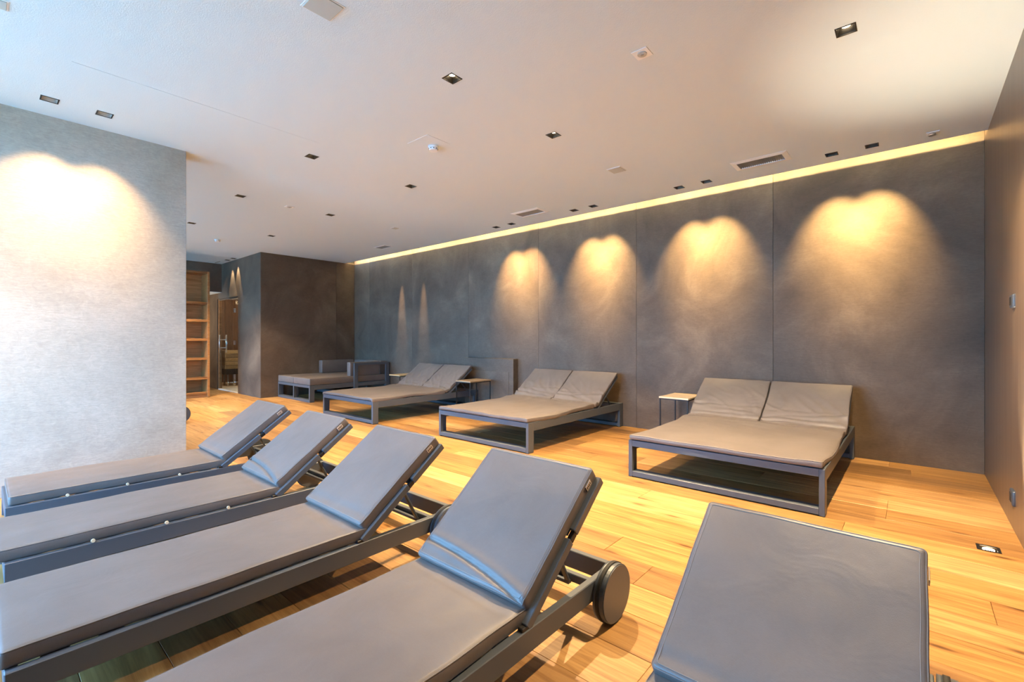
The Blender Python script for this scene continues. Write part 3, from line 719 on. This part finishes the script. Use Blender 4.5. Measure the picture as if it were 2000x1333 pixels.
# ------------------------------------------------------------------ double daybeds
DW = 0.7475; DL_ = 2.165; DT = 0.335; TH = 0.043
def daybed(seed, cover='leather'):
    t = empty('double_daybed'); f = M['frame']; a = 0.036; pd = 0.095
    for y0 in (0.0, DL_-pd):
        for s in (-1, 1):
            x0, x1 = (DW-a, DW) if s > 0 else (-DW, -DW+a)
            box('leg', x0, x1, y0, y0+pd, 0.004, DT, f, t, 0.0025)
            box('foot_pad', x0+0.004, x1-0.004, y0+0.01, y0+pd-0.01, 0, 0.004, M['rubber'], t)
        box('floor_rail', -DW+a, DW-a, y0, y0+pd, 0.010, 0.056, f, t, 0.0025)
        box('end_rail', -DW+a, DW-a, y0, y0+pd, DT-0.056, DT, f, t, 0.0025)
    for s in (-1, 1):
        x0, x1 = (DW-a, DW) if s > 0 else (-DW, -DW+a)
        box('side_rail', x0, x1, pd, DL_-pd, DT-0.095, DT, f, t, 0.0025)
    for k in range(9): box('slat', -DW+a, DW-a, 0.13+k*0.14, 0.20+k*0.14, DT-0.020, DT-0.006, f, t, 0.002)
    box('middle_rail', -0.02, 0.02, pd, DL_-pd, DT-0.06, DT-0.022, f, t, 0.002)
    # seat mattress with a soft, slightly rumpled cover
    ye = 1.39; hy = (ye+0.012)/2
    def f1(p):
        top = 1.0 if p.z > 0 else 0.0
        u = (p.x+DW)/(2*DW)
        z = 0.013*fbm(p.x*1.7, p.y*1.7, seed)+0.005*fbm(p.x*5, p.y*4, seed+3)
        dy = hy-p.y
        z += top*0.020*math.exp(-(dy-0.07)**2/0.012)
        rr = abs(fbm(p.x*3.0+p.y*1.4, p.y*6.0, seed+8)); z += top*0.010*max(0, 0.25-rr)*4*math.exp(-dy/0.45)*0.6
        fx = p.y+hy
        z += 0.010*math.exp(-fx/0.10)*fbm(p.x*4, 0.5, seed+2)
        edge = 0.010*math.sin(p.y*4.5+seed)+0.006*fbm(p.y*8, 3, seed)
        sg = 1 if p.x > 0 else -1
        droop = -0.012*max(0, abs(p.x)/DW-0.93)/0.07*(1.0+math.sin(p.y*5+seed))
        return Vector((p.x+sg*max(0, (abs(p.x)/DW-0.85))*6.6*edge*0.9, p.y+(0.006*fbm(p.x*3, 9, seed) if p.y < -hy+0.1 else 0), p.z+z*(0.25+0.75*top)+droop))
    sm = rbox('seat_mattress', DW-0.004, hy, TH/2, 0.016, 56, 50, M[cover], t, f1); sm.location = (0, -0.012+hy, DT+TH/2+0.006)
    pts = [f1(Vector((x, y, TH/2-0.004))) for x, y in densify(rrect(DW-0.008, hy-0.004, 0.014))]
    tube('piping', pts, 0.0025, M[cover], sm)
    # two back cushions that curve up from the seat
    ang = R(36); L = 0.74; hwid = DW/2-0.006; r = 0.13; flat = 0.03
    def path(s):
        if s < flat: return (s, 0.0, 0.0)
        arc = r*ang
        if s < flat+arc: th = (s-flat)/r; return (flat+r*math.sin(th), r*(1-math.cos(th)), th)
        e = s-flat-arc; return (flat+r*math.sin(ang)+e*math.cos(ang), r*(1-math.cos(ang))+e*math.sin(ang), ang)
    for k, cx in enumerate((-DW/2, DW/2)):
        sd = seed+20+k*9
        def f2(p):
            s = p.y+L/2; top = 1.0 if p.z > 0 else 0.15
            z = 0.006*fbm(p.x*4, s*3, sd)+0.003*fbm(p.x*10, s*8, sd+1)
            wr = 0
            for q in range(4):
                c = 0.06+0.065*q+0.04*fbm(q*3.1, 1, sd)+(0.22*fbm(q*1.7, 4, sd))*p.x/hwid+0.03*fbm(p.x*3, q*5, sd)
                wr += (1.0-0.15*q)*0.013*(math.exp(-(s-c)**2/0.0012)-0.9*math.exp(-(s-c-0.036)**2/0.00025))*(0.25+0.75*math.sin(p.x*5+q*2+sd)**2)
            dg = abs(fbm((p.x+s)*5, (p.x-s)*1.6, sd+6)); z += 0.016*max(0, 0.16-dg)*5*math.exp(-(s-0.25)**2/0.08)
            z += wr
            yy, zz, th = path(s)
            n = p.z+z*top
            w2 = p.x*(1+0.010*math.sin(s*11+sd))
            return Vector((w2, yy-n*math.sin(th), zz+n*math.cos(th)))
        o = rbox('back_cushion', hwid, L/2, TH/2, 0.014, 30, 60, M[cover], t, f2); o.location = (cx, ye+0.01, DT+TH/2+0.012)
        pts = [f2(Vector((x, y, TH/2-0.004))) for x, y in densify(rrect(hwid-0.004, L/2-0.004, 0.012))]
        tube('piping', pts, 0.0025, M[cover], o)
        # frame below the cushion
        e0 = path(flat+r*ang); A = Matrix.Translation((cx, ye+0.01+e0[0], DT+0.012+e0[1])) @ Matrix.Rotation(ang, 4, 'X')
        for s in (-1, 1):
            x0, x1 = (hwid-0.028, hwid-0.002) if s > 0 else (-hwid+0.002, -hwid+0.028)
            box('back_rail', x0, x1, -0.09, 0.62, -0.040, -0.012, f, t, 0.002, A)
        for q in range(4): box('back_slat', -hwid+0.028, hwid-0.028, 0.02+q*0.16, 0.08+q*0.16, -0.028, -0.016, f, t, 0.002, A)
        pa = A @ Vector((0, 0.34, -0.03)); pb = Vector((cx, 2.02, DT-0.03)); d = pb-pa
        qm = d.normalized().to_track_quat('Y', 'Z').to_matrix().to_4x4()
        for s in (-0.25, 0.25): box('prop', -0.011, 0.011, 0, d.length, -0.006, 0.006, f, t, 0.002, Matrix.Translation((cx+s, pa.y, pa.z)) @ qm)
    return t
for (x, y, sd, lab) in ((-1.2175, 3.88, 2.0, 'rightmost double daybed with sandy lit cushions and open slate frame'),
                        (-3.91, 3.91, 9.0, 'middle double daybed between the low plastered box and the rightmost daybed'),
                        (-6.725, 3.77, 17.0, 'farthest double daybed in shade with dark cushions, before the low plastered box')):
    o = daybed(sd, 'leather'); o.location = (x, y, 0); tag(o, lab, 'daybed', 'double daybeds along the dark wall')

# ------------------------------------------------------------------ side tables
def side_table(w2, d2):
    t = empty('side_table'); a = w2/2; b2 = d2/2; H = 0.55
    box('tabletop', -a, a, -b2, b2, H-0.020, H, M['oak_pale'], t, 0.002)
    r = 0.007
    for sx in (-1, 1):
        for sy in (-1, 1): box('leg', sx*(a-0.012)-r, sx*(a-0.012)+r, sy*(b2-0.012)-r, sy*(b2-0.012)+r, 0, H-0.034, M['black'], t)
    for s in (-1, 1):
        box('apron', -a+0.005, a-0.005, s*(b2-0.012)-r, s*(b2-0.012)+r, H-0.034, H-0.020, M['black'], t)
        box('apron', s*(a-0.012)-r, s*(a-0.012)+r, -b2+0.02, b2-0.02, H-0.034, H-0.020, M['black'], t)
    return t
st = side_table(0.36, 0.50)
for k, (x, y, lab) in enumerate(((-2.185, 5.72, 'small side table left of the rightmost daybed, pale top and thin black legs'),
                                 (-5.73, 5.58, 'small side table before the low plastered box, beside the farthest daybed'),
                                 (-7.72, 5.60, 'small side table half hidden behind the farthest daybed, beside the lounge sofa'))):
    o = st if k == 0 else copy_tree(st); o.location = (x, y, 0); tag(o, lab, 'side table', 'small side tables by the dark wall')

# ------------------------------------------------------------------ lounge sofa in the corner
t = empty('lounge_sofa', (-9.70, 4.25, 0)); tag(t, 'low two-seat lounge sofa with loose cushions in the far dark corner', 'sofa')
f = M['frame']; X0, X1, XM, YD = -0.735, 0.735, 0.0, 1.80
for x in (X0, XM, X1-0.036):
    box('leg', x, x+0.036, 0, 0.10, 0, 0.335, f, t, 0.002); box('leg', x, x+0.036, YD-0.10, YD, 0, 0.335, f, t, 0.002)
    box('side_rail', x, x+0.036, 0.10, YD-0.10, 0.245, 0.335, f, t, 0.002)
for a, b2 in ((X0+0.036, XM), (XM+0.036, X1-0.036)):
    box('end_rail', a, b2, 0, 0.10, 0.285, 0.335, f, t, 0.002); box('floor_rail', a, b2, 0, 0.10, 0.0, 0.05, f, t, 0.002)
    box('floor_rail', a, b2, YD-0.10, YD, 0.0, 0.05, f, t, 0.002); box('stretcher', a, b2, 0.85, 0.95, 0.05, 0.12, f, t, 0.002)
for k, (a, b2) in enumerate(((X0, XM+0.016), (XM+0.020, X1))):
    o = rbox('seat_cushion', (b2-a)/2-0.002, YD/2-0.005, 0.068, 0.016, 14, 24, M['leather'], t, lambda p: Vector((p.x, p.y, p.z+(0.006*fbm(p.x*3, p.y*2, 5) if p.z > 0 else 0))))
    o.location = ((a+b2)/2, YD/2-0.005, 0.405)
# arm frame on the right side
for y0 in (0.94, YD-0.09): box('arm_post', X1+0.002, X1+0.040, y0, y0+0.09, 0, 0.745, f, t, 0.002)
box('arm_rail', X1+0.002, X1+0.040, 1.03, YD-0.09, 0.695, 0.745, f, t, 0.002)
box('arm_rail', X1+0.002, X1+0.040, 1.03, YD-0.09, 0.26, 0.32, f, t, 0.002)
def cush(name, hx_, hy_, hz_, loc, mat='leather'):
    o = rbox(name, hx_, hy_, hz_, 0.016, 8, 14, M[mat], t, lambda p: Vector((p.x, p.y, p.z+0.004*fbm(p.x*4, p.y*4, loc[0])))); o.location = loc; return o
cush('arm_cushion', 0.065, 0.36, 0.145, (X1-0.075, 1.23, 0.62))
cush('arm_cushion', 0.075, 0.40, 0.145, (X0+0.10, 1.30, 0.62))
cush('back_cushion', 0.26, 0.06, 0.145, (-0.21, 1.72, 0.62)); cush('back_cushion', 0.30, 0.06, 0.145, (0.36, 1.72, 0.62))
